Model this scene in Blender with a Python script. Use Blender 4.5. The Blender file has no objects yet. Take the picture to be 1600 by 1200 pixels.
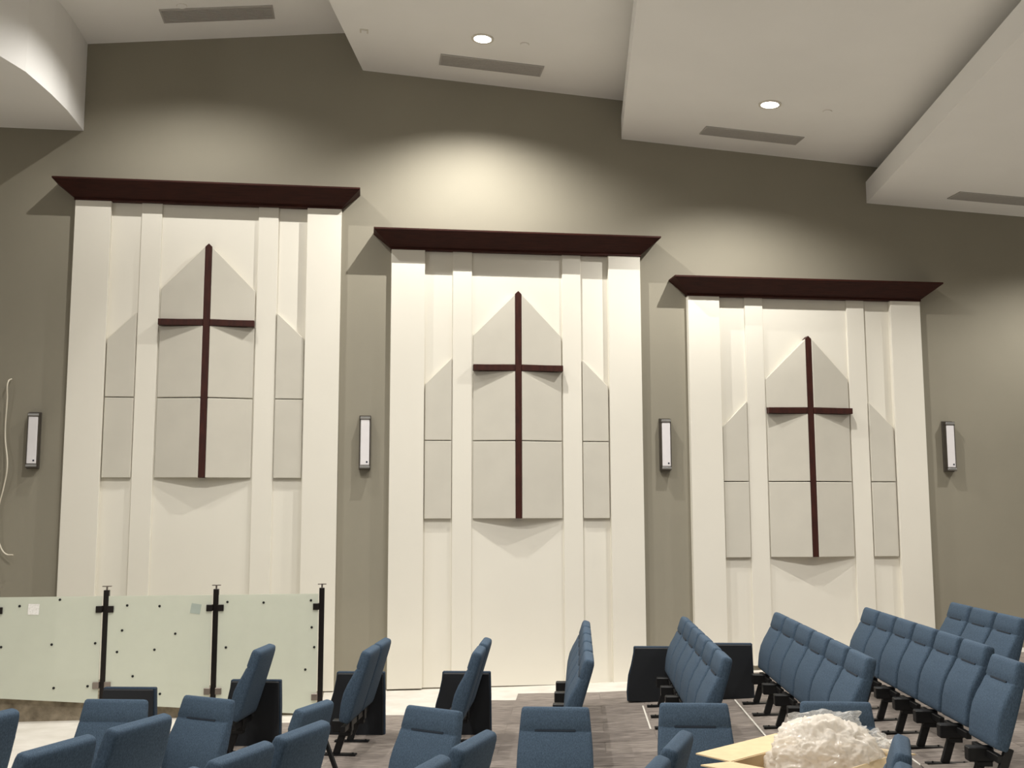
import bpy, bmesh, math, random
from mathutils import Vector, Matrix
random.seed(7)
scene = bpy.context.scene
COL = scene.collection

# ------------------------------------------------------------------ camera
F_PX = 1696.57
CAM_R = Vector((0.99098876, -0.13392534, -0.00229626))
CAM_U = Vector((-0.01395506, -0.12028094, 0.9926418))
CAM_F = Vector((0.13321609, 0.98366483, 0.121066))
CAM_C = Vector((0.0, -13.7, 2.1))
cd = bpy.data.cameras.new('camera')
cd.sensor_fit = 'HORIZONTAL'
cd.sensor_width = 36.0
cd.lens = F_PX / 1600 * 36.0
cd.clip_end = 200
cam = bpy.data.objects.new('camera', cd)
COL.objects.link(cam)
cam.matrix_world = Matrix(((CAM_R.x, CAM_U.x, -CAM_F.x, CAM_C.x),
                           (CAM_R.y, CAM_U.y, -CAM_F.y, CAM_C.y),
                           (CAM_R.z, CAM_U.z, -CAM_F.z, CAM_C.z), (0, 0, 0, 1)))
scene.camera = cam

# ------------------------------------------------------------------ world, exposure
w = bpy.data.worlds.new('room_ambient'); scene.world = w
w.use_nodes = True
w.node_tree.nodes['Background'].inputs[0].default_value = (1.0, 0.98, 0.95, 1)
w.node_tree.nodes['Background'].inputs[1].default_value = 0.105
vs = scene.view_settings
vs.view_transform = 'Standard'; vs.look = 'None'; vs.gamma = 1.0
vs.exposure = 0.03
vs.use_curve_mapping = False

# ------------------------------------------------------------------ house lights
WARM = (1.0, 0.975, 0.93)
def spot(loc, energy, size=120, blend=0.5, radius=0.09, target=None, color=WARM):
    l = bpy.data.lights.new('downlight_lamp', 'SPOT')
    l.energy = energy; l.spot_size = math.radians(size); l.spot_blend = blend
    l.shadow_soft_size = radius; l.color = color
    o = bpy.data.objects.new('downlight_lamp', l); COL.objects.link(o)
    o.location = loc
    d = (Vector(target) - Vector(loc)) if target else Vector((0, 0, -1))
    o.rotation_euler = d.to_track_quat('-Z', 'Y').to_euler()
    return o
# the row of downlights along the wall (two of them are in view)
for loc, en in (((-2.1, -1.75, 8.05), 360), ((1.33, -1.43, 7.66), 760), ((4.75, -1.75, 6.90), 560), ((9.4, -1.75, 6.1), 400)):
    spot(loc, en, 142, 0.75, 0.014)
# further rows of downlights over the seats
for loc, en in (((-5.0, -5.2, 8.0), 560), ((-0.9, -5.0, 7.85), 850), ((2.6, -5.4, 7.05), 500), ((6.6, -4.8, 6.2), 480),
                ((-6.0, -9.6, 8.0), 1000), ((-2.4, -9.4, 7.9), 900), ((1.2, -9.7, 7.5), 350)):
    spot(loc, en, 130, 0.6, 0.03)
# stage-side lights that shine across the seats
for loc, en, tg in (((-11, -7.5, 7.2), 800, (2, -5, 0.5)), ((-11, -13, 7.2), 800, (2, -6, 0.5))):
    spot(loc, en, 95, 0.7, 0.3, tg)

# ------------------------------------------------------------------ materials
def srgb(r, g, b):
    f = lambda c: (c / 255 / 12.92) if c / 255 <= 0.04045 else ((c / 255 + 0.055) / 1.055) ** 2.4
    return (f(r), f(g), f(b), 1)
MATS = {}
def mat(name, col, rough=0.6, metal=0.0, var=0.0, scale=8.0, bump=0.0, bscale=60.0, stretch=None, col2=None, spec=None, sheen=0.0):
    m = bpy.data.materials.new(name); m.use_nodes = True
    nt = m.node_tree; bs = nt.nodes['Principled BSDF']
    bs.inputs['Roughness'].default_value = rough
    bs.inputs['Metallic'].default_value = metal
    if spec is not None: bs.inputs['Specular IOR Level'].default_value = spec
    if sheen:
        bs.inputs['Sheen Weight'].default_value = sheen; bs.inputs['Sheen Roughness'].default_value = 0.5
    bs.inputs['Base Color'].default_value = col
    tc = nt.nodes.new('ShaderNodeTexCoord'); mp = nt.nodes.new('ShaderNodeMapping')
    nt.links.new(tc.outputs['Object'], mp.inputs[0])
    if stretch: mp.inputs['Scale'].default_value = stretch
    if var or col2:
        n = nt.nodes.new('ShaderNodeTexNoise'); n.inputs['Scale'].default_value = scale; n.inputs['Detail'].default_value = 6
        nt.links.new(mp.outputs[0], n.inputs['Vector'])
        r = nt.nodes.new('ShaderNodeValToRGB')
        r.color_ramp.elements[0].position = 0.3; r.color_ramp.elements[1].position = 0.7
        c2 = col2 or tuple(min(1, c * (1 + var)) for c in col[:3]) + (1,)
        c1 = col if col2 else tuple(c * (1 - var) for c in col[:3]) + (1,)
        r.color_ramp.elements[0].color = c1; r.color_ramp.elements[1].color = c2
        nt.links.new(n.outputs['Fac'], r.inputs[0]); nt.links.new(r.outputs[0], bs.inputs['Base Color'])
    if bump:
        n2 = nt.nodes.new('ShaderNodeTexNoise'); n2.inputs['Scale'].default_value = bscale; n2.inputs['Detail'].default_value = 4
        nt.links.new(mp.outputs[0], n2.inputs['Vector'])
        b = nt.nodes.new('ShaderNodeBump'); b.inputs['Strength'].default_value = bump; b.inputs['Distance'].default_value = 0.01
        nt.links.new(n2.outputs['Fac'], b.inputs['Height']); nt.links.new(b.outputs[0], bs.inputs['Normal'])
    MATS[name] = m
    return m
M_WALL = mat('taupe_wall_paint', srgb(142, 136, 120), 0.75, var=0.03, scale=1.2, bump=0.08, bscale=90)
M_CEIL = mat('ceiling_paint', srgb(238, 236, 232), 0.85, var=0.02, scale=1.0)
M_WHITE = mat('cream_panel_paint', srgb(226, 221, 208), 0.6, var=0.015, scale=1.5)
M_ACOU = mat('grey_acoustic_fabric', srgb(200, 195, 182), 0.9, var=0.03, scale=3, bump=0.1, bscale=250)
M_WOOD = mat('dark_mahogany', srgb(44, 17, 11), 0.6, scale=5, stretch=(1, 8, 8), col2=srgb(60, 26, 17), spec=0.2)
M_CROSS = mat('cross_mahogany', srgb(46, 19, 13), 0.5, scale=6, stretch=(6, 6, 1), col2=srgb(66, 30, 21), spec=0.3)
M_FAB = mat('blue_grey_upholstery', srgb(53, 67, 82), 0.9, scale=150, stretch=(1, 1, 0.4), col2=srgb(75, 92, 109), bump=0.25, bscale=220, spec=0.2)
M_SEAM = mat('seam_shadow', srgb(26, 36, 48), 0.9, var=0.1)
M_NAVY = mat('navy_upholstery', srgb(34, 50, 66), 0.9, var=0.12, scale=80, bump=0.2, bscale=220)
M_BLACK = mat('black_steel', srgb(18, 18, 19), 0.5, metal=0.3, var=0.1)
M_INNER = mat('black_panel_board', srgb(13, 17, 23), 0.7, var=0.15, scale=6)
M_CONC = mat('pale_concrete', srgb(196, 190, 179), 0.85, scale=3.5, col2=srgb(213, 208, 199), bump=0.15, bscale=25)
M_CURB = mat('raw_concrete_curb', srgb(98, 88, 72), 0.9, scale=9, col2=srgb(150, 138, 118), bump=0.5, bscale=30)
CARP = [mat('carpet_%d' % i, srgb(*c), 0.95, scale=9, stretch=(0.7, 3.5, 1), col2=srgb(*d), bump=0.3, bscale=180)
        for i, (c, d) in enumerate((((100, 92, 85), (142, 132, 124)), ((107, 98, 91), (149, 139, 130)), ((94, 86, 80), (135, 125, 117))))]
M_STEEL = mat('brushed_steel', srgb(150, 140, 132), 0.35, metal=0.9, var=0.06)
M_POST = mat('dark_bronze_post', srgb(40, 35, 33), 0.4, metal=0.6, var=0.1)
M_SILVER = mat('silver_trim', srgb(190, 188, 184), 0.3, metal=0.8, var=0.03)
M_SCDARK = mat('sconce_grey_metal', srgb(92, 86, 78), 0.4, metal=0.6, var=0.05)
M_DIFF = mat('white_diffuser', srgb(228, 224, 224), 0.35, var=0.02)
M_TAG = mat('dark_blue_tag', srgb(24, 34, 52), 0.5, var=0.1)
M_VENT = mat('grey_vent', srgb(176, 172, 166), 0.6, var=0.04, scale=40)
M_VENTD = mat('vent_dark', srgb(128, 124, 119), 0.7, var=0.05)
M_WIRE = mat('white_cable', srgb(222, 214, 196), 0.6, var=0.03)
M_CARD = mat('kraft_cardboard', srgb(205, 182, 144), 0.85, var=0.06, scale=12)
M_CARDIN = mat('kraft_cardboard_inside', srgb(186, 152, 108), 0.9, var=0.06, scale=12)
M_PAPER = mat('white_paper', srgb(250, 248, 244), 0.8, scale=60, col2=srgb(222, 219, 213))
M_PAPERG = mat('grey_green_paper', srgb(172, 182, 172), 0.8, var=0.04)
M_DOT = mat('black_rubber', srgb(20, 20, 20), 0.8, var=0.1)
M_CHALK = mat('chalk', srgb(205, 200, 190), 0.9, var=0.15, scale=30)
M_RIM = mat('white_plastic', srgb(214, 208, 196), 0.5, var=0.02)

def lamp_mat():
    m = bpy.data.materials.new('lit_downlight_lens'); m.use_nodes = True
    nt = m.node_tree; nt.nodes.clear()
    e = nt.nodes.new('ShaderNodeEmission'); e.inputs[0].default_value = (1, 0.97, 0.9, 1); e.inputs[1].default_value = 14
    o = nt.nodes.new('ShaderNodeOutputMaterial'); nt.links.new(e.outputs[0], o.inputs[0])
    return m
M_LAMP = lamp_mat()
def film_mat(name, col, transp, rough, noise=0.0, trans=0.35):
    m = bpy.data.materials.new(name); m.use_nodes = True
    nt = m.node_tree; bs = nt.nodes['Principled BSDF']; out = nt.nodes['Material Output']
    bs.inputs['Base Color'].default_value = col; bs.inputs['Roughness'].default_value = rough
    tl = nt.nodes.new('ShaderNodeBsdfTranslucent'); tl.inputs[0].default_value = col
    m1 = nt.nodes.new('ShaderNodeMixShader'); m1.inputs[0].default_value = trans
    nt.links.new(bs.outputs[0], m1.inputs[1]); nt.links.new(tl.outputs[0], m1.inputs[2])
    tp = nt.nodes.new('ShaderNodeBsdfTransparent')
    m2 = nt.nodes.new('ShaderNodeMixShader'); m2.inputs[0].default_value = transp
    nt.links.new(m1.outputs[0], m2.inputs[1]); nt.links.new(tp.outputs[0], m2.inputs[2])
    if noise:
        tc = nt.nodes.new('ShaderNodeTexCoord'); n = nt.nodes.new('ShaderNodeTexNoise'); n.inputs['Scale'].default_value = 2.5; n.inputs['Detail'].default_value = 5
        nt.links.new(tc.outputs['Object'], n.inputs['Vector'])
        mr = nt.nodes.new('ShaderNodeMapRange'); mr.inputs[3].default_value = transp - noise; mr.inputs[4].default_value = transp + noise
        nt.links.new(n.outputs['Fac'], mr.inputs[0]); nt.links.new(mr.outputs[0], m2.inputs[0])
    nt.links.new(m2.outputs[0], out.inputs['Surface'])
    return m
M_GLASS = film_mat('filmed_glass', srgb(233, 237, 224), 0.25, 0.25, 0.07)
M_POLY = film_mat('crumpled_polythene', srgb(250, 244, 234), 0.30, 0.12, 0.15, 0.45)
M_CLEAR = film_mat('clear_polythene', srgb(240, 240, 238), 0.72, 0.12, 0.15, 0.3)

# ------------------------------------------------------------------ helpers
def setp(o, label=None, cat=None, group=None, kind=None):
    if label: o['label'] = label
    if cat: o['category'] = cat
    if group: o['group'] = group
    if kind: o['kind'] = kind
    return o
def link_mesh(name, me, m, parent=None):
    if m is not None and not me.materials: me.materials.append(m)
    o = bpy.data.objects.new(name, me); COL.objects.link(o)
    if parent is not None: o.parent = parent
    return o
def pyd(name, verts, faces, m, parent=None, smooth=False):
    me = bpy.data.meshes.new(name); me.from_pydata([tuple(v) for v in verts], [], faces); me.update()
    bm = bmesh.new(); bm.from_mesh(me); bmesh.ops.recalc_face_normals(bm, faces=bm.faces); bm.to_mesh(me); bm.free()
    if smooth:
        for p in me.polygons: p.use_smooth = True
    return link_mesh(name, me, m, parent)
def bm_obj(name, bm, m, parent=None, bevel=0.0, smooth=False):
    if bevel:
        bmesh.ops.bevel(bm, geom=list(bm.edges), offset=bevel, segments=1, affect='EDGES', profile=0.5)
    bmesh.ops.recalc_face_normals(bm, faces=bm.faces)
    me = bpy.data.meshes.new(name); bm.to_mesh(me); bm.free()
    if smooth:
        for p in me.polygons: p.use_smooth = True
    return link_mesh(name, me, m, parent)
def add_box(bm, x0, x1, y0, y1, z0, z1, mtx=None):
    vs_ = [bm.verts.new((x, y, z)) for x in (x0, x1) for y in (y0, y1) for z in (z0, z1)]
    for f in ((0, 1, 3, 2), (4, 6, 7, 5), (0, 4, 5, 1), (2, 3, 7, 6), (0, 2, 6, 4), (1, 5, 7, 3)):
        bm.faces.new([vs_[i] for i in f])
    if mtx is not None:
        for v in vs_: v.co = mtx @ v.co
    return vs_
def box(name, x0, x1, y0, y1, z0, z1, m, parent=None, bevel=0.0):
    bm = bmesh.new(); add_box(bm, x0, x1, y0, y1, z0, z1)
    return bm_obj(name, bm, m, parent, bevel)
def bar_mtx(a, b):
    a, b = Vector(a), Vector(b); d = b - a
    q = d.to_track_quat('Z', 'Y').to_matrix().to_4x4()
    return Matrix.Translation(a) @ q, d.length
def empty(name, loc=(0, 0, 0), rz=0.0):
    o = bpy.data.objects.new(name, None); COL.objects.link(o); o.empty_display_size = 0.1
    o.location = loc; o.rotation_euler = (0, 0, rz); return o
def copy_tree(o, parent=None):
    c = o.copy(); COL.objects.link(c); c.parent = parent
    for ch in o.children:
        copy_tree(ch, c)
    return c
def project(P):
    q = Vector(P) - CAM_C; z = q.dot(CAM_F)
    return 800 + F_PX * q.dot(CAM_R) / z, 600 - F_PX * q.dot(CAM_U) / z, z
def prism(name, poly, y_back, yfun, m, parent=None, bevel=0.0):
    """polygon in (x,z); back at y_back, front at yfun(x)"""
    bm = bmesh.new(); n = len(poly)
    a = [bm.verts.new((x, y_back, z)) for x, z in poly]
    b = [bm.verts.new((x, yfun(x), z)) for x, z in poly]
    bm.faces.new(a); bm.faces.new(b)
    for i in range(n):
        j = (i + 1) % n
        bm.faces.new((a[i], a[j], b[j], b[i]))
    return bm_obj(name, bm, m, parent, bevel)

# row frames: far block and near block
A_FAR = math.radians(11.2); A_NEAR = math.radians(26.5)
def world(xp, t, ang):
    return (xp * math.cos(ang) + t * math.sin(ang), -xp * math.sin(ang) + t * math.cos(ang))
def xp_of(x, y): return x * math.cos(A_FAR) - y * math.sin(A_FAR)
def fz(x, y):
    v = (xp_of(x, y) - 2.6) * 2
    base = 0.06 * (math.log1p(math.exp(min(v, 50)))) / 2
    # the slope only builds up over the seating, the near aisle stays level
    k = min(1, max(0, (y + 7.2) / 1.6)); k = k * k * (3 - 2 * k)
    return base * k

# ------------------------------------------------------------------ setting
# floor: gently rising slab
NX, NY = 112, 88
fv, ff = [], []
for j in range(NY + 1):
    for i in range(NX + 1):
        x = -14 + 28 * i / NX; y = -19 + 19.1 * j / NY
        fv.append((x, y, fz(x, y)))
for j in range(NY):
    for i in range(NX):
        a = j * (NX + 1) + i; ff.append((a, a + 1, a + NX + 2, a + NX + 1))
floor = pyd('floor', fv, ff, M_CONC, smooth=True)
setp(floor, 'pale bare concrete floor slab along the wall under brown carpet tiles', kind='structure')

wall = box('wall_back', -14, 14, 0, 0.25, -0.4, 9.6, M_WALL)
setp(wall, 'tall taupe painted wall behind the white panels', kind='structure')

# stepped ceiling slabs running at 11 degrees to the wall normal
E_DIR = Vector((math.sin(A_FAR), math.cos(A_FAR), 0))
def ceiling_slab(x0, x1, z0, slope, thick, label):
    prof = [(x0, z0), (x1, z0 + slope * (x1 - x0)), (x1, z0 + slope * (x1 - x0) + thick), (x0, z0 + thick)]
    vs_ = []
    for k in (0.02, -17.0):
        off = E_DIR * (k / E_DIR.y)
        vs_ += [(x + off.x, off.y, z) for x, z in prof]
    o = pyd('ceiling', vs_, [(0, 1, 2, 3), (4, 5, 6, 7), (0, 1, 5, 4), (1, 2, 6, 5), (2, 3, 7, 6), (3, 0, 4, 7)], M_CEIL)
    return setp(o, label, kind='structure')
SL = {1: (-5.2, 0.8, 8.037 - 0.1053 * 1.646, 0.1053), 2: (-0.098, 4.3, 7.879, -0.0678), 3: (3.341, 7.9, 7.107, -0.0663), 4: (6.769, 16.0, 6.353, -0.0480)}
ceiling_slab(*SL[1], 0.30, 'highest ceiling slab between the curved bulkhead and the first step')
ceiling_slab(*SL[2], 0.30, 'second ceiling slab with one lit downlight left of centre')
ceiling_slab(*SL[3], 0.30, 'third ceiling slab with one lit downlight right of centre')
ceiling_slab(*SL[4], 0.30, 'lowest ceiling slab at the right with a pale fascia edge')
deck = box('ceiling', -14, 14, -17, 0.0, 9.0, 9.2, M_CEIL)
setp(deck, 'upper ceiling deck above the stepped slabs', kind='structure')
cv = [(-3.546, 0.0), (-3.552, -0.35), (-3.561, -0.706), (-3.609, -1.196), (-3.655, -1.5), (-3.706, -1.818), (-3.848, -2.207), (-4.05, -2.75), (-4.4, -3.5), (-5.0, -4.5), (-6.0, -5.7), (-8, -7.5), (-14, -9)]
pl = cv + [(-14, 0.0)]
bv = [(x, y, 6.9) for x, y in pl] + [(x, y, 8.7) for x, y in pl]
n = len(pl)
bf = [tuple(range(n)), tuple(range(n, 2 * n))] + [(i, (i + 1) % n, (i + 1) % n + n, i + n) for i in range(n)]
o = pyd('ceiling', bv, bf, M_CEIL)
setp(o, 'dropped curved bulkhead in the top left corner', kind='structure')

def slab_point(k, x, y):
    x0, x1, z0, s = SL[k]
    xw = x - E_DIR.x / E_DIR.y * y          # x where this line of the slab meets the wall
    return Vector((x, y, z0 + s * (xw - x0)))
def slab_matrix(k, x, y):
    s = SL[k][3]
    X = Vector((1, 0, s)).normalized()
    Yv = Vector((0, 1, -s * E_DIR.x / E_DIR.y)).normalized()
    Z = X.cross(Yv).normalized(); Yv = Z.cross(X)
    P = slab_point(k, x, y)
    return Matrix(((X.x, Yv.x, Z.x, P.x), (X.y, Yv.y, Z.y, P.y), (X.z, Yv.z, Z.z, P.z), (0, 0, 0, 1)))

# linear vents
def vent(k, x0, x1, y0, y1, label):
    t = empty('ceiling_vent'); cx, cy_ = (x0 + x1) / 2, (y0 + y1) / 2
    t.matrix_world = slab_matrix(k, cx, cy_)
    hw, hd = (x1 - x0) / 2, (y1 - y0) / 2
    bm = bmesh.new(); fr = 0.02
    add_box(bm, -hw, hw, -hd, -hd + fr, -0.012, 0.0); add_box(bm, -hw, hw, hd - fr, hd, -0.012, 0.0)
    add_box(bm, -hw, -hw + fr, -hd + fr, hd - fr, -0.012, 0.0); add_box(bm, hw - fr, hw, -hd + fr, hd - fr, -0.012, 0.0)
    bm_obj('frame', bm, M_VENT, t)
    box('backing', -hw + fr, hw - fr, -hd + fr, hd - fr, -0.003, 0.0, M_VENTD, t)
    bm = bmesh.new(); ns = 9
    for i in range(ns):
        y = -hd + fr + (2 * hd - 2 * fr) * (i + 0.5) / ns
        add_box(bm, -hw + fr, hw - fr, y - 0.011, y + 0.011, -0.009, -0.003)
    sl = bm_obj('slat', bm, M_VENT, t); setp(sl, kind='stuff')
    setp(t, label, 'vent', 'linear vents in the ceiling slabs')
vent(1, -2.535, -1.19, -0.835, -0.49, 'grey slatted ceiling vent nearest the top left corner')
vent(2, 0.86, 2.165, -0.822, -0.493, 'grey slatted ceiling vent in front of the left lit downlight')
vent(3, 4.25, 5.56, -0.816, -0.52, 'grey slatted ceiling vent in front of the right lit downlight')
vent(4, 7.655, 9.4, -0.83, -0.51, 'grey slatted ceiling vent at the right edge of the picture')

def ring(bm, r0, r1, z0, z1, seg=28):
    vs_ = []
    for i in range(seg):
        a = 2 * math.pi * i / seg; c, s = math.cos(a), math.sin(a)
        vs_.append([bm.verts.new((r0 * c, r0 * s, z1)), bm.verts.new((r1 * c, r1 * s, z1)), bm.verts.new((r1 * c, r1 * s, z0)), bm.verts.new((r0 * c, r0 * s, z0))])
    for i in range(seg):
        p, q = vs_[i], vs_[(i + 1) % seg]
        for k in range(4):
            bm.faces.new((p[k], p[(k + 1) % 4], q[(k + 1) % 4], q[k]))
def downlight(k, x, y, label):
    t = empty('recessed_downlight'); t.matrix_world = slab_matrix(k, x, y)
    bm = bmesh.new(); ring(bm, 0.105, 0.135, -0.012, 0.004); bm_obj('trim_ring', bm, M_RIM, t)
    bm = bmesh.new(); bmesh.ops.create_circle(bm, cap_ends=True, radius=0.106, segments=28)
    for v in bm.verts: v.co.z = -0.004
    r = bmesh.ops.extrude_face_region(bm, geom=list(bm.faces))
    for v in r['geom']:
        if isinstance(v, bmesh.types.BMVert): v.co.z = -0.008
    bm_obj('lens', bm, M_LAMP, t)
    setp(t, label, 'downlight', 'lit downlights in the ceiling')
downlight(2, 1.321, -1.402, 'bright round downlight in ceiling above the middle white panel')
downlight(3, 4.745, -1.73, 'bright round downlight in ceiling above the right white panel')
def cap(k, x, y, r, label):
    t = empty('sprinkler_cap'); t.matrix_world = slab_matrix(k, x, y)
    bm = bmesh.new(); bmesh.ops.create_cone(bm, cap_ends=True, radius1=r, radius2=r, depth=0.014, segments=20)
    bmesh.ops.translate(bm, verts=bm.verts, vec=(0, 0, -0.006)); bm_obj('cover_plate', bm, M_CEIL, t)
    bm = bmesh.new(); ring(bm, r * 0.98, r * 1.12, -0.005, 0.0, 20); bm_obj('collar', bm, M_RIM, t)
    setp(t, label, 'sprinkler', 'flat white sprinkler caps')
cap(1, -2.255, -0.899, 0.055, 'small round white sprinkler cap beside the top left vent')
cap(2, 1.832, -1.385, 0.05, 'small round white sprinkler cap right of the left downlight')
cap(3, 5.471, -1.721, 0.05, 'small round white sprinkler cap right of the right downlight')
t = empty('ceiling_sensor'); t.matrix_world = slab_matrix(2, -0.081, -1.216)
box('base_plate', -0.05, 0.05, -0.05, 0.05, -0.012, 0, M_RIM, t, 0.004)
box('cover', -0.032, 0.032, -0.032, 0.032, -0.022, -0.011, M_CEIL, t, 0.004)
setp(t, 'small square white sensor plate on second ceiling slab near its left edge', 'sensor')

# ------------------------------------------------------------------ white wall panels
HW, VT, CW, VS, VJ, SO, SI, VA, VTIP = 1.623, 3.434, 0.571, 2.332, 0.976, 1.182, 0.846, 1.69, 2.03
PANELS = (('left', -1.960, 2.574), ('middle', 1.922, 2.073), ('right', 5.806, 1.567))
for side, cx, cz in PANELS:
    t = empty('white_wall_panel', (cx, 0, 0))
    top = cz + VT
    fb = fz(cx, -0.1) - 0.02
    floor_gap = fz(cx, -0.05) + 0.012
    box('backing_board', -HW + 0.01, HW - 0.01, -0.014, 0.004, floor_gap, top, M_WHITE, t)
    for sg in (-1, 1):
        a, b = sorted((sg * HW, sg * 1.195)); box('outer_pilaster', a, b, -0.085, 0.002, floor_gap, top, M_WHITE, t, 0.004)
        a, b = sorted((sg * 0.836, sg * 0.588)); box('inner_pilaster', a, b, -0.042, -0.006, floor_gap, top, M_WHITE, t, 0.004)
    setp(t, 'tall cream pilastered wall panel, %s of the three' % {'left': 'leftmost and highest', 'middle': 'middle one', 'right': 'rightmost and lowest'}[side], 'wall panel', 'three cream wall panels')
    # cornice
    t = empty('cornice', (cx, 0, top))
    bm = bmesh.new()
    lv = [(HW + 0.004, 0.089, 0.0), (HW + 0.23, 0.305, 0.185), (HW + 0.23, 0.305, 0.205)]
    rows = []
    for hw, d, z in lv:
        rows.append([bm.verts.new(p) for p in ((-hw, 0.0, z), (-hw, -d, z), (hw, -d, z), (hw, 0.0, z))])
    for a, b in zip(rows, rows[1:]):
        for i in range(4):
            j = (i + 1) % 4; bm.faces.new((a[i], a[j], b[j], b[i]))
    bm.faces.new(rows[0]); bm.faces.new(rows[-1])
    bm_obj('crown', bm, M_WOOD, t)
    bm = bmesh.new(); add_box(bm, -HW - 0.012, HW + 0.012, -0.1, 0.0, -0.022, 0.004); bm_obj('bottom_lip', bm, M_WOOD, t, 0.004)
    setp(t, 'dark mahogany flared cornice capping the %s white panel' % side, 'cornice', 'mahogany cornices')
    # acoustic panels of the centre bay, folded to a central ridge
    YB = -0.016; RID = 0.142
    def ycen(x, cx=cx): return -(0.045 + (RID - 0.045) * (1 - min(1, abs(x) / CW)))
    for sg, sn in ((-1, 'left'), (1, 'right')):
        def P(pts): return [(sg * u, v) for u, v in pts]
        for nm, pts in (('bottom', [(0.043, 0.0), (CW, 0.0), (CW, VJ - 0.006), (0.043, VJ - 0.006)]),
                        ('centre', [(0.043, VJ + 0.006), (CW, VJ + 0.006), (CW, 1.866), (0.043, 1.866)]),
                        ('pointed top', [(0.043, 1.946), (CW, 1.946), (CW, VS), (0.043, VS + CW - 0.043)])):
            o = prism('acoustic_panel', P(pts), YB, ycen, M_ACOU, None, 0.006)
            o.location = (cx, 0, cz)
            setp(o, '%s grey acoustic panel just %s of the cross on the %s white panel' % (nm, sn, side), 'acoustic panel', 'grey acoustic panels behind the crosses')
        va, vt_ = (VA + 0.05, VTIP + 0.03) if (side == 'left' and sg == 1) else (VA, VTIP)
        for nm, pts in (('lower plain', [(SI, 0.0), (SO, 0.0), (SO, VJ - 0.006), (SI, VJ - 0.006)]),
                        ('upper slanted', [(SI, VJ + 0.006), (SO, VJ + 0.006), (SO, va), (SI, vt_)])):
            o = prism('acoustic_panel', P(pts), YB, lambda x: -0.058, M_ACOU, None, 0.005)
            o.location = (cx, 0, cz)
            setp(o, '%s narrow grey acoustic panel in the %s bay of the %s white panel' % (nm, sn, side), 'acoustic panel', 'narrow grey acoustic panels')
    # cross
    t = empty('wooden_cross', (cx, -0.016, cz))
    prism('upright', [(-0.0415, 0.002), (0.0415, 0.002), (0.0415, 2.865), (0.0, 2.905), (-0.0415, 2.865)], 0.0, lambda x: -0.112, M_CROSS, t, 0.003)
    for a, b in ((-0.577, -0.0425), (0.0425, 0.577)):
        bm = bmesh.new(); add_box(bm, a, b, -0.122, -0.03, 1.868, 1.944); bm_obj('cross_arm', bm, M_CROSS, t, 0.003)
    setp(t, 'tall dark wooden cross mounted on the %s white panel' % side, 'cross', 'wall crosses')

# sconces
sc_lab = ('slim white wall sconce at far left beside the hanging cable', 'slim white wall sconce between the left and middle white panels',
          'slim white wall sconce between the middle and right white panels', 'slim white wall sconce right of the right white panel')
for (x, lab) in zip((-3.942, -0.004, 3.850, 7.768), sc_lab):
    t = empty('wall_sconce', (x, 0, 2.70))
    box('back_plate', -0.072, 0.072, -0.03, 0.0, -0.02, 0.66, M_SCDARK, t, 0.004)
    for sg in (-1, 1):
        a, b = sorted((sg * 0.066, sg * 0.056)); box('side_rail', a, b, -0.095, -0.028, 0.0, 0.64, M_SCDARK, t)
    box('diffuser', -0.055, 0.055, -0.1, -0.03, 0.035, 0.605, M_DIFF, t, 0.006)
    for z in (0.0, 0.61):
        box('end_cap', -0.062, 0.062, -0.108, -0.028, z, z + 0.028, M_SILVER, t, 0.004)
    for z in (-0.012, 0.0285 , 0.602, 0.638):
        box('trim_band', -0.066, 0.066, -0.104, -0.028, z, z + 0.008, M_SCDARK, t)
    box('film_tag', 0.016, 0.036, -0.1025, -0.0985, 0.065, 0.085, M_TAG, t)
    setp(t, lab, 'sconce', 'white wall sconces')

# hanging cable
pts = [(-4.240, 3.76), (-4.253, 3.722), (-4.257, 3.505), (-4.268, 3.081), (-4.212, 2.698), (-4.246, 2.454), (-4.293, 2.242), (-4.301, 1.978), (-4.263, 1.797), (-4.192, 1.677), (-4.09, 1.661)]
cu = bpy.data.curves.new('hanging_cable', 'CURVE'); cu.dimensions = '3D'; cu.bevel_depth = 0.009; cu.bevel_resolution = 2
sp = cu.splines.new('BEZIER'); sp.bezier_points.add(len(pts) - 1)
for i, (x, z) in enumerate(pts):
    b = sp.bezier_points[i]; d = 0.0 if i == 0 else 0.03 + 0.05 * math.sin(i * 1.1) ** 2
    b.co = (x, -0.012 - d, z); b.handle_left_type = b.handle_right_type = 'AUTO'
tmp = bpy.data.objects.new('tmp', cu); COL.objects.link(tmp)
dg = bpy.context.evaluated_depsgraph_get()
me = bpy.data.meshes.new_from_object(tmp.evaluated_get(dg)); bpy.data.objects.remove(tmp)
for p in me.polygons: p.use_smooth = True
o = link_mesh('hanging_cable', me, None); me.materials.clear(); me.materials.append(M_WIRE)
setp(o, 'thin white loose cable hanging down the taupe wall at far left', 'cable')

# ------------------------------------------------------------------ ramp and glass railing
RY = -1.6
def ramp_z(x): return max(0.0, 0.246 - 0.0755 * (x + 3.69))
rx = [-14, -3.69, -0.45]
v = []
for x in rx:
    z = min(0.6, ramp_z(x))
    v += [(x, RY + 0.06, -0.05), (x, -0.02, -0.05), (x, -0.02, z), (x, RY + 0.06, z)]
f = []
for i in range(2):
    a = i * 4; b = a + 4
    f += [(a + k, a + (k + 1) % 4, b + (k + 1) % 4, b + k) for k in range(4)]
f += [(0, 1, 2, 3), (8, 9, 10, 11)]
o = pyd('trim_1', v, f, M_CURB); setp(o, 'rough concrete ramp curb under the glass railing', kind='structure')

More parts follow.
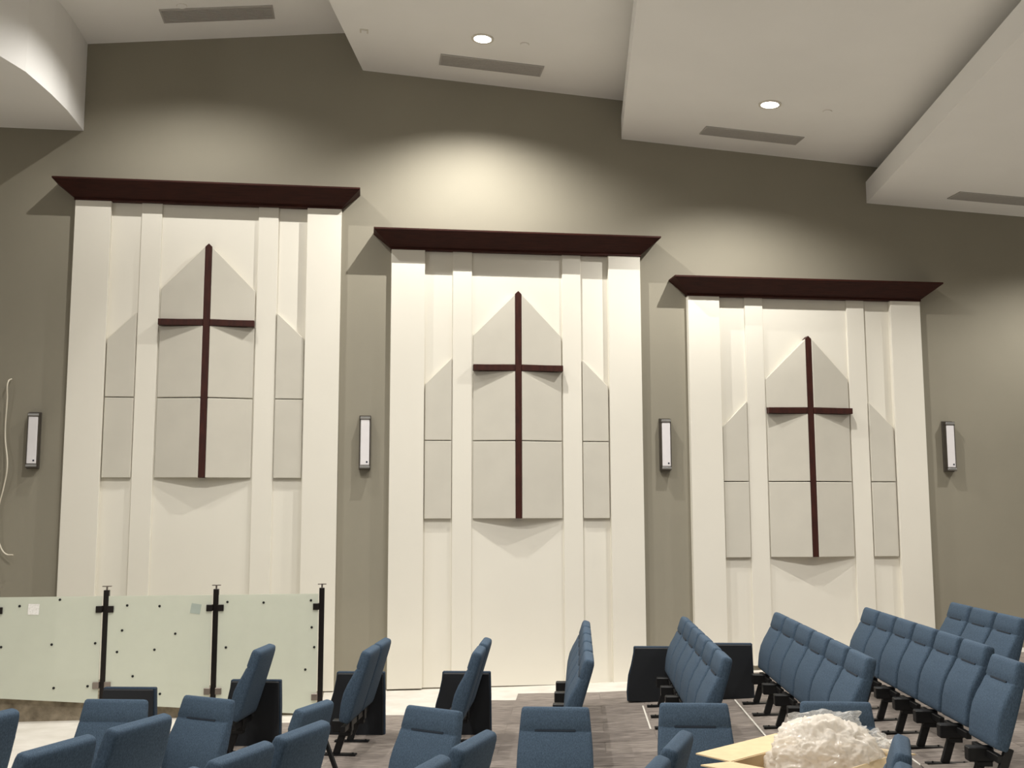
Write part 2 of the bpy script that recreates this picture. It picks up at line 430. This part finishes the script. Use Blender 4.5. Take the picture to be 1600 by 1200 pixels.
def post(x, label):
    t = empty('railing_post', (x, RY, 0))
    z0 = ramp_z(x)
    box('shaft', -0.028, 0.028, 0.03, 0.085, z0 - 0.0, 1.335, M_POST, t, 0.003)
    box('base_plate', -0.07, 0.07, -0.01 + 0.03, 0.13, z0, z0 + 0.014, M_STEEL, t)
    box('saddle_stem', -0.008, 0.008, 0.05, 0.066, 1.33, 1.372, M_STEEL, t)
    box('rail_saddle', -0.045, 0.045, 0.035, 0.08, 1.37, 1.379, M_STEEL, t)
    return t, z0
posts = ((-3.80, 'glass railing post at the left picture edge', (1,)), (-2.69, 'dark glass railing post, left of the three whole ones', (-1, 1)), (-1.561, 'dark glass railing post, middle of the three whole ones', (-1, 1)), (-0.443, 'dark glass railing post at the right end of the railing', (-1,)))
for x, lab, sides in posts:
    t, z0 = post(x, lab)
    for sg in sides:
        for zc, m in ((1.14, M_POST), (z0 + 0.19, M_STEEL)):
            a, b = sorted((sg * 0.026, sg * 0.09))
            box('glass_clamp', a, b, -0.022, 0.05, zc - 0.034, zc + 0.034, m, t, 0.003)
    setp(t, lab, 'railing post', 'glass railing posts')
DOTS = [(-3.544, 1.184), (-3.145, 1.245), (-3.207, 0.786), (-2.772, 0.792), (-3.706, 0.769), (-3.167, 0.344), (-2.83, 0.355), (-2.464, 1.177), (-2.134, 1.166), (-2.506, 0.919), (-1.963, 0.877), (-2.549, 0.699), (-2.17, 0.715), (-2.381, 0.447), (-2.098, 0.26), (-1.434, 1.2), (-1.056, 1.189), (-0.556, 1.206), (-0.543, 0.921), (-1.437, 0.725), (-0.512, 0.712), (-0.602, 0.479)]
glass = (( -3.765, -2.725, 'pale green film-covered glass railing pane with a white sticker, leftmost'), (-2.655, -1.596, 'pale green film-covered glass railing pane with a grey-green square sheet, between two posts'), (-1.526, -0.478, 'pale green film-covered glass railing pane nearest the middle white panel'))
for gi, (x0, x1, lab) in enumerate(glass):
    t = empty('glass_pane', ((x0 + x1) / 2, RY, 0)); cx = (x0 + x1) / 2
    prism('sheet', [(x0 - cx, ramp_z(x0) + 0.004), (x1 - cx, ramp_z(x1) + 0.004), (x1 - cx, 1.276), (x0 - cx, 1.276)], 0.006, lambda x: -0.006, M_GLASS, t)
    dm = None
    for dx, dz in DOTS:
        if x0 < dx < x1 and dz > ramp_z(dx):
            if dm is None:
                bm = bmesh.new(); bmesh.ops.create_cone(bm, cap_ends=True, radius1=0.013, radius2=0.013, depth=0.006, segments=12, matrix=Matrix.Rotation(math.pi / 2, 4, 'X'))
                d = bm_obj('spacer_dot', bm, M_DOT, t); dm = d.data
            else: d = link_mesh('spacer_dot', dm, None, t)
            d.location = (dx - cx, -0.009, dz)
    setp(t, lab, 'glass pane', 'railing glass panes')
o = box('paper_sticker', -0.055, 0.055, -0.0015, 0.0015, -0.055, 0.055, M_PAPER); o.location = (-3.403, RY - 0.0076, 1.149); o.rotation_euler = (0, 0.03, 0)
setp(o, 'small square white printed sticker on the leftmost glass pane', 'sticker')
o = box('paper_square', -0.052, 0.052, -0.0015, 0.0015, -0.052, 0.052, M_PAPERG); o.location = (-1.761, RY - 0.0076, 1.134); o.rotation_euler = (0, 0.17, 0)
setp(o, 'small tilted grey-green square sheet on the second glass pane', 'sheet')

# ------------------------------------------------------------------ carpet tiles
def carpet_edge(x):
    P = [(-4, -2.3), (-0.75, -2.1), (0.2, -1.75), (1.43, -1.2), (1.87, -0.9), (2.4, -0.5), (3.4, -0.4), (14, -0.4)]
    for (a, ya), (b, yb) in zip(P, P[1:]):
        if a <= x <= b: return ya + (yb - ya) * (x - a) / (b - a)
    return -2.3
TW, TD = 0.96, 0.48
tiles = []
for j in range(-26, 3):
    for i in range(-3, 12):
        xp = (i + (0.5 if j % 2 else 0.0)) * TW; t_ = j * TD
        x, y = world(xp, t_, A_FAR)
        if y + 0.12 > carpet_edge(x) or xp < -1.2: continue
        px, py_, d = project((x, y, fz(x, y)))
        if d < 1 or px < -90 or px > 1720 or py_ > 1270: continue
        tiles.append((d, xp, t_))
tiles.sort()
bm = bmesh.new(); add_box(bm, -TW / 2 + 0.0006, TW / 2 - 0.0006, -TD / 2 + 0.0006, TD / 2 - 0.0006, -0.002, 0.007)
meshes = []
for m in CARP:
    me = bpy.data.meshes.new('carpet_tile'); bm.to_mesh(me); me.materials.append(m); meshes.append(me)
bm.free()
for d, xp, t_ in tiles[:300]:
    x, y = world(xp, t_, A_FAR)
    o = link_mesh('carpet_tile', random.choice(meshes), None, floor)
    zl = fz(*world(xp - 0.4, t_, A_FAR)); zr = fz(*world(xp + 0.4, t_, A_FAR))
    zn = fz(*world(xp, t_ - 0.2, A_FAR)); zf = fz(*world(xp, t_ + 0.2, A_FAR))
    o.location = (x, y, max(fz(x, y), (zl + zr) / 2) + 0.003 + random.random() * 0.0015)
    o.rotation_euler = Matrix.Rotation(-A_FAR, 3, 'Z').to_euler()
    R3 = Matrix.Rotation(-A_FAR, 3, 'Z') @ Matrix.Rotation(-math.atan2(zr - zl, 0.8), 3, 'Y') @ Matrix.Rotation(math.atan2(zf - zn, 0.4), 3, 'X')
    o.rotation_euler = R3.to_euler()
# chalk setting-out lines along the feet of three rows
def chalk(xp, t0, t1, label):
    v = []; f = []; N = 24
    for i in range(N + 1):
        t_ = t0 + (t1 - t0) * i / N
        for s in (-0.008, 0.008):
            x, y = world(xp + s, t_, A_FAR); z = fz(x, y) + 0.0165
            v.append((x, y, z)); v.append((x, y, z - 0.008))
        if i: 
            a = (i - 1) * 4; b = i * 4
            f += [(a, a + 2, b + 2, b), (a + 1, a, b, b + 1), (a + 2, a + 3, b + 3, b + 2)]
    o = pyd('chalk_line', v, f, M_CHALK)
    setp(o, label, 'floor line', 'white setting-out lines')
chalk(3.33, -1.3, -2.6, 'thin white line on carpet along the feet left of the small six-chair row')
chalk(4.33, -1.2, -4.6, 'thin white line on carpet along the feet of the six-chair row right of centre')
chalk(5.29, -1.3, -6.2, 'thin white line on carpet along the feet of the seven-chair row')

# ------------------------------------------------------------------ chairs
REC = math.radians(17.5)
def section(w, n0, n1, r0, r1, k=3):
    """rounded rectangle in (y, n), n grows forward; rear corner radius r0, front r1"""
    P = []
    hw = w / 2
    for cy, cn, a0, r in ((hw, n0, -90, r0), (hw, n1, 0, r1), (-hw, n1, 90, r1), (-hw, n0, 180, r0)):
        sy = 1 if cy > 0 else -1; sn = 1 if cn == n1 else -1
        oy, on = cy - sy * r, cn - sn * r
        for i in range(k + 1):
            a = math.radians(a0 + 90 * i / k); P.append((oy + r * math.cos(a), on + r * math.sin(a)))
    return P
SS, WS = 0.933, 1.06
PROF = [  # s, width, rear n, front n, inset
    (0.000, 0.548, 0.014, 0.088, 0.020), (0.012, 0.556, 0.004, 0.098, 0.026), (0.05, 0.562, 0.0, 0.106, 0.028), (0.15, 0.566, 0.0, 0.124, 0.028),
    (0.25, 0.564, 0.0, 0.130, 0.028), (0.34, 0.558, 0.0, 0.120, 0.028), (0.42, 0.548, 0.0, 0.103, 0.028), (0.48, 0.540, 0.0, 0.094, 0.028),
    (0.492, 0.538, 0.0, 0.087, 0.026), (0.500, 0.536, 0.0, 0.0865, 0.026), (0.512, 0.534, 0.0, 0.094, 0.028), (0.58, 0.522, 0.0, 0.094, 0.028),
    (0.635, 0.512, 0.002, 0.093, 0.028), (0.660, 0.504, 0.008, 0.088, 0.026), (0.672, 0.488, 0.018, 0.076, 0.02), (0.675, 0.46, 0.03, 0.064, 0.012)]
def back_mesh(base_z, base_x):
    v, f = [], []; rows = []
    for s, w_, n0, n1, r in PROF:
        s *= SS; w_ *= WS
        row = []
        for y, n_ in section(w_, n0, n1, min(r * 1.2, (n1 - n0) / 2 - 0.002), min(r, (n1 - n0) / 2 - 0.002)):
            x = base_x + s * math.sin(REC) - n_ * math.cos(REC)
            z = base_z + s * math.cos(REC) + n_ * math.sin(REC)
            row.append(len(v)); v.append((x, y, z))
        rows.append(row)
    m_ = len(rows[0])
    for a, b in zip(rows, rows[1:]):
        for i in range(m_):
            j = (i + 1) % m_; f.append((a[i], a[j], b[j], b[i]))
    f.append(tuple(rows[0])); f.append(tuple(rows[-1]))
    return v, f
def back_point(s, n_, base_z, base_x):
    return (base_x + s * math.sin(REC) - n_ * math.cos(REC), base_z + s * math.cos(REC) + n_ * math.sin(REC))
def make_back(parent, base_z, base_x):
    v, f = back_mesh(base_z, base_x)
    b = pyd('backrest', v, f, M_FAB, parent, smooth=True)
    bm = bmesh.new(); q = []
    for s, n_ in ((0.490 * SS, 0.080), (0.490 * SS, 0.0935), (0.503 * SS, 0.0935), (0.503 * SS, 0.080)):
        q.append(back_point(s, n_, base_z, base_x))
    a = [bm.verts.new((x, -0.16, z)) for x, z in q]; c = [bm.verts.new((x, 0.16, z)) for x, z in q]
    bm.faces.new(a); bm.faces.new(c)
    for i in range(4): bm.faces.new((a[i], a[(i + 1) % 4], c[(i + 1) % 4], c[i]))
    bm_obj('seam', bm, M_SEAM, b)
    return b
BZ, BX = 0.312, 0.135
def make_chair():
    t = empty('auditorium_chair')
    make_back(t, BZ, BX)
    M_, L_ = bar_mtx((-0.03, 0, 0.012), (0.065, 0, 0.30))
    bm = bmesh.new(); add_box(bm, -0.022, 0.022, -0.03, 0.03, 0, L_, M_); bm_obj('leg', bm, M_BLACK, t, 0.004)
    bm = bmesh.new(); add_box(bm, -0.17, 0.15, -0.04, 0.04, 0.003, 0.015); bm_obj('foot_plate', bm, M_BLACK, t)
    bm = bmesh.new(); add_box(bm, -0.065, 0.115, -0.05, 0.05, 0.205, 0.308); bm_obj('seat_bracket', bm, M_BLACK, t, 0.008)
    bm = bmesh.new(); add_box(bm, 0.0, 0.105, -0.042, 0.042, 0.172, 0.207); bm_obj('bracket_lip', bm, M_BLACK, t, 0.004)
    bm = bmesh.new(); add_box(bm, 0.06, 0.10, -0.27, 0.27, 0.24, 0.292); bm_obj('cross_beam', bm, M_BLACK, t, 0.004)
    for s in (-0.12, 0.12):
        bm = bmesh.new(); bmesh.ops.create_cone(bm, cap_ends=True, radius1=0.009, radius2=0.007, depth=0.012, segments=8)
        bo = bm_obj('anchor_bolt', bm, M_BLACK, t); bo.location = (s, 0, 0.019)
    return t
proto = make_chair(); used = [False]
def place_chair(xp, t_, ang, label, group, ws=0.93):
    if not used[0]: o = proto; used[0] = True
    else: o = copy_tree(proto)
    x, y = world(xp, t_, ang)
    o.location = (x, y, fz(x, y) + 0.010); o.rotation_euler = (0, 0, -ang); o.scale = (1, ws, 1)
    setp(o, label, 'chair', group)
    return o
ORD = ('chair nearest the wall', 'second chair from the wall', 'third chair from the wall', 'fourth chair from the wall', 'fifth chair from the wall', 'sixth chair from the wall', 'seventh chair from the wall', 'eighth chair from the wall')
def row(xp, t0, pitch, n_, ang, phrase, group, rec=0):
    out = []
    for i in range(n_):
        out.append(place_chair(xp, t0 - pitch * i, ang, 'blue %s in %s' % (ORD[i], phrase), group, (pitch - 0.05) / 0.60))
    return out
G1 = 'blue auditorium chairs in the rows by the wall'
row(6.42, -1.51, 0.66, 3, A_FAR, 'the rightmost row', G1)
rowD = row(5.50, -1.494, 0.610, 7, A_FAR, 'the long seven-chair row', G1)
row(4.54, -1.496, 0.661, 6, A_FAR, 'the six-chair row left of the seven-chair row', G1)
row(3.54, -1.39, 0.602, 6, A_FAR, 'the six-chair row below the grey wall strip', G1)
row(2.46, -1.44, 0.690, 5, A_FAR, 'the edge-on row below the middle panel', G1)
place_chair(1.50, -3.02, A_FAR, 'blue high-backed chair from behind, farther of pair below middle panel', G1)
place_chair(1.50, -3.68, A_FAR, 'blue high-backed chair from behind, nearer of pair below middle panel', G1)
place_chair(0.53, -3.06, A_FAR, 'blue high-backed chair from behind, farther of pair right of the railing', G1)
place_chair(0.53, -3.64, A_FAR, 'blue high-backed chair from behind, nearer of pair right of the railing', G1)
place_chair(-0.45, -3.60, A_FAR, 'single blue high-backed chair seen from behind before the right glass pane', G1)
# second leg at the near end of the long row
t = rowD[-1]
M_, L_ = bar_mtx((0.03, -0.25, 0.012), (0.15, -0.25, 0.34))
bm = bmesh.new(); add_box(bm, -0.022, 0.022, -0.03, 0.03, 0, L_, M_); bm_obj('leg', bm, M_BLACK, t, 0.004)
bm = bmesh.new(); add_box(bm, -0.12, 0.18, -0.29, -0.21, 0.003, 0.015); bm_obj('foot_plate', bm, M_BLACK, t)

G2 = 'blue auditorium chairs in the foreground rows'
near = ((0.76, -7.02, 'cut by the left picture edge'), (1.75, -6.87, 'at lower left before the railing'), (1.75, -7.53, 'lowest at the lower left corner'),
        (2.75, -6.77, 'left of centre near the turned loose backrest'), (2.75, -7.38, 'left of centre, second in its row'), (2.75, -8.0, 'just peeking over the bottom edge left of centre'),
        (3.75, -6.74, 'in the middle foreground beside a loose backrest'), (3.75, -7.40, 'in the middle foreground, cut by the bottom edge'),
        (4.77, -6.42, 'just left of the cardboard box'), (4.77, -7.08, 'left of the cardboard box, cut by the bottom edge'),
        (5.88, -6.17, 'just right of the cardboard box'), (5.88, -6.86, 'right of the cardboard box, cut by the bottom edge'))
for xp, t_, ph in near:
    place_chair(xp, t_, A_NEAR, 'blue foreground chair seen from behind %s' % ph, G2, 0.97)

# row-end panels
def make_end_panel():
    t = empty('row_end_panel')
    def shell(y0, y1, inset, name, m):
        pts_ = []
        left = [(-0.36, 0.0), (-0.365, 0.10), (-0.345, 0.28), (-0.31, 0.40), (-0.285, 0.52), (-0.280, 0.595)]
        right_ = [(0.19, 0.595), (0.195, 0.35), (0.20, 0.0)]
        pts_ = [(x + (inset if x < 0 else -inset), z - (inset if z > 0.55 else 0)) for x, z in left + right_]
        bm = bmesh.new()
        a = [bm.verts.new((x, y0, z)) for x, z in pts_]; b = [bm.verts.new((x, y1, z)) for x, z in pts_]
        bm.faces.new(a); bm.faces.new(b)
        for i in range(len(pts_)):
            j = (i + 1) % len(pts_); bm.faces.new((a[i], a[j], b[j], b[i]))
        return bm_obj(name, bm, m, t, 0.008)
    shell(0.0, 0.06, 0.0, 'upholstered_shell', M_NAVY)
    shell(-0.03, 0.004, 0.012, 'inner_board', M_INNER)
    return t
ep = make_end_panel(); first = True
for xp, t_, lab in ((-1.29, -3.78, 'dark navy row-end panel standing behind the leftmost leaning backrest'), (-0.30, -3.28, 'dark navy row-end panel behind the single chair before the glass railing'),
                    (0.57, -2.72, 'dark navy row-end panel behind the pair of chairs right of the railing end'), (1.60, -2.68, 'dark navy row-end panel behind the pair of chairs below the middle panel'),
                    (3.535, -1.04, 'dark navy row-end panel at the wall end of the row below the grey strip'), (4.36, -1.10, 'dark navy row-end panel at the wall end of the row below the right white panel')):
    o = ep if first else copy_tree(ep); first = False
    x, y = world(xp, t_, A_FAR); o.location = (x, y, fz(x, y) + 0.006); o.rotation_euler = (0, 0, -A_FAR)
    setp(o, lab, 'end panel', 'navy row-end panels')

# loose backrests leaning at the row ends of the near block
def make_loose():
    t = empty('loose_backrest')
    make_back(t, 0.10, -0.1)
    bm = bmesh.new(); add_box(bm, -0.19, 0.02, -0.2, -0.14, 0.002, 0.106); add_box(bm, -0.19, 0.02, 0.14, 0.2, 0.002, 0.106); bm_obj('mounting_shoe', bm, M_BLACK, t)
    for s in (-0.17, 0.17):
        M_, L_ = bar_mtx((0.24, s, 0.005), (0.02, s, 0.50))
        bm = bmesh.new(); add_box(bm, -0.014, 0.014, -0.014, 0.014, 0, L_, M_); bm_obj('prop_bar', bm, M_BLACK, t)
    return t
lb = make_loose(); lb.scale = (1, 0.9, 1); first = True
# top-centre position, compass angle of the width direction
loose = ((-1.84, -4.886, 12, 'leftmost, before a dark row-end panel'), (-1.15, -4.896, 36, 'with a seam at lower left below the single chair'),
         (-0.33, -5.37, 116.5, 'turned aside, below the chairs right of the railing'), (0.53, -5.64, 42, 'with a seam, left of the middle foreground'),
         (1.38, -5.796, 12, 'with a seam in the middle foreground'), (2.35, -5.967, 11.5, 'with a seam, left of the cardboard box'),
         (3.308, -6.20, 13, 'behind the crumpled plastic in the cardboard box'), (5.05, -6.16, 13, 'cut by the right picture edge'))
for lx, ly, wang, ph in loose:
    o = lb if first else copy_tree(lb)
    rz = math.pi / 2 - math.radians(wang)
    x, y = lx - 0.05 * math.cos(rz), ly - 0.05 * math.sin(rz)
    o.location = (x, y, fz(x, y) + 0.011); o.rotation_euler = (0, 0, rz)
    setp(o, 'loose blue chair backrest leaning upright, %s' % ph, 'chair back', 'loose chair backs at the row ends')
    first = False
for sm in [c for c in lb.children if c.name.startswith('backrest')][0].children:
    bpy.data.objects.remove(sm)

# ------------------------------------------------------------------ cardboard box with plastic
BXC = (2.77, -7.08); BROT = math.radians(36); BH = 0.60
t = empty('cardboard_box', (BXC[0], BXC[1], 0.012 + fz(*BXC)), BROT)
hx, hy = 0.45, 0.30; th = 0.008
box('box_wall', -hx, hx, -hy, -hy + th, 0, BH, M_CARD, t); box('box_wall', -hx, hx, hy - th, hy, 0, BH, M_CARD, t)
box('box_wall', -hx, -hx + th, -hy + th, hy - th, 0, BH, M_CARD, t); box('box_wall', hx - th, hx, -hy + th, hy - th, 0, BH, M_CARD, t)
box('box_floor', -hx + th, hx - th, -hy + th, hy - th, 0, th, M_CARDIN, t)
def flap(axis, sg, w_, l_, ang):
    bm = bmesh.new(); add_box(bm, -w_, w_, 0, l_, -0.004, 0.004)
    o = bm_obj('flap', bm, M_CARD, t)
    if axis == 'y':
        o.location = (0, sg * hy, BH); o.rotation_euler = (ang, 0, 0 if sg > 0 else math.pi)
    else:
        o.location = (sg * hx, 0, BH); o.rotation_euler = Matrix.Rotation(-math.pi / 2 * sg, 3, 'Z').to_euler()
        o.rotation_euler = (Matrix.Rotation(-math.pi / 2 * sg, 3, 'Z') @ Matrix.Rotation(ang, 3, 'X')).to_euler()
flap('y', 1, hx, 0.26, math.radians(2)); flap('y', -1, hx, 0.26, math.radians(-55))
flap('x', -1, hy, 0.30, math.radians(5)); flap('x', 1, hy, 0.28, math.radians(-8))
setp(t, 'open kraft cardboard box with flaps folded out at the bottom edge', 'box')

from mathutils import noise
def crumple(name, m, rx_, ry_, rz_, seed, amp, sub, loc, label):
    bm = bmesh.new(); bmesh.ops.create_icosphere(bm, subdivisions=sub, radius=1.0)
    so = Vector((seed, seed * 1.7, seed * 0.3))
    for v in bm.verts:
        p = v.co.copy()
        k = 1 + 0.20 * noise.noise(p * 1.5 + so)
        wp = p + 0.35 * Vector((noise.noise(p * 2.2 + so), noise.noise(p * 2.2 - so), noise.noise(p * 2.0 + so * 2)))
        r = 0
        for fr, am, st in ((2.2, 1.0, (1, 1, 1)), (5.0, 0.55, (1.6, 0.6, 0.8)), (9.0, 0.38, (0.5, 1.5, 1.1)), (17.0, 0.30, (1.3, 0.5, 1.2)), (31.0, 0.22, (0.6, 1.4, 0.9))):
            q = Vector((wp.x * st[0], wp.y * st[1], wp.z * st[2])) * fr + so * fr
            r += am * (0.45 - abs(noise.noise(q)) * 1.6)
        q = p * (k + amp * r)
        if q.z < -0.55: q.z = -0.55
        v.co = Vector((q.x * rx_, q.y * ry_, q.z * rz_))
    o = bm_obj(name, bm, m, None, 0, True)
    o.location = loc; setp(o, label, 'plastic')
    return o
crumple('plastic_wrap', M_POLY, 0.33, 0.25, 0.25, 3.1, 0.12, 6, (BXC[0] + 0.10, BXC[1] + 0.07, 0.575), 'heap of crumpled milky plastic wrap spilling out of the cardboard box')
def sheet(name, cx, cy, cz, sx, sy, seed, tilt, rz, label, amp=0.05):
    N = 22; v = []; f = []
    for j in range(N + 1):
        for i in range(N + 1):
            a, b = i / N - 0.5, j / N - 0.5
            p = Vector((a * 4 + seed, b * 4, seed))
            h = amp * (abs(noise.noise(p)) * 2 + abs(noise.noise(p * 2.6)) - 0.5)
            ed = 1 + 0.14 * noise.noise(Vector((a * 7 + seed, b * 7, 1.3)))
            v.append((a * sx * ed, b * sy * ed, h - 0.5 * amp * (a * a + b * b) * 4))
    for j in range(N):
        for i in range(N):
            q = j * (N + 1) + i; f.append((q, q + 1, q + N + 2, q + N + 1))
    o = pyd(name, v, f, M_CLEAR, None)
    md = o.modifiers.new('film', 'SOLIDIFY'); md.thickness = 0.0015
    o.location = (cx, cy, cz); o.rotation_euler = (tilt[0], tilt[1], rz)
    setp(o, label, 'plastic', 'clear plastic sheets on the box')
sheet('plastic_sheet', BXC[0] + 0.20, BXC[1] + 0.22, 0.76, 0.46, 0.22, 2.2, (math.radians(60), 0), math.radians(-6), 'clear plastic sheet standing up behind the heap in the box', 0.06)
sheet('plastic_sheet', BXC[0] + 0.46, BXC[1] + 0.14, 0.66, 0.40, 0.26, 8.4, (math.radians(40), math.radians(18)), math.radians(-6), 'clear plastic sheet hanging off the right side of the heap in the box', 0.06)
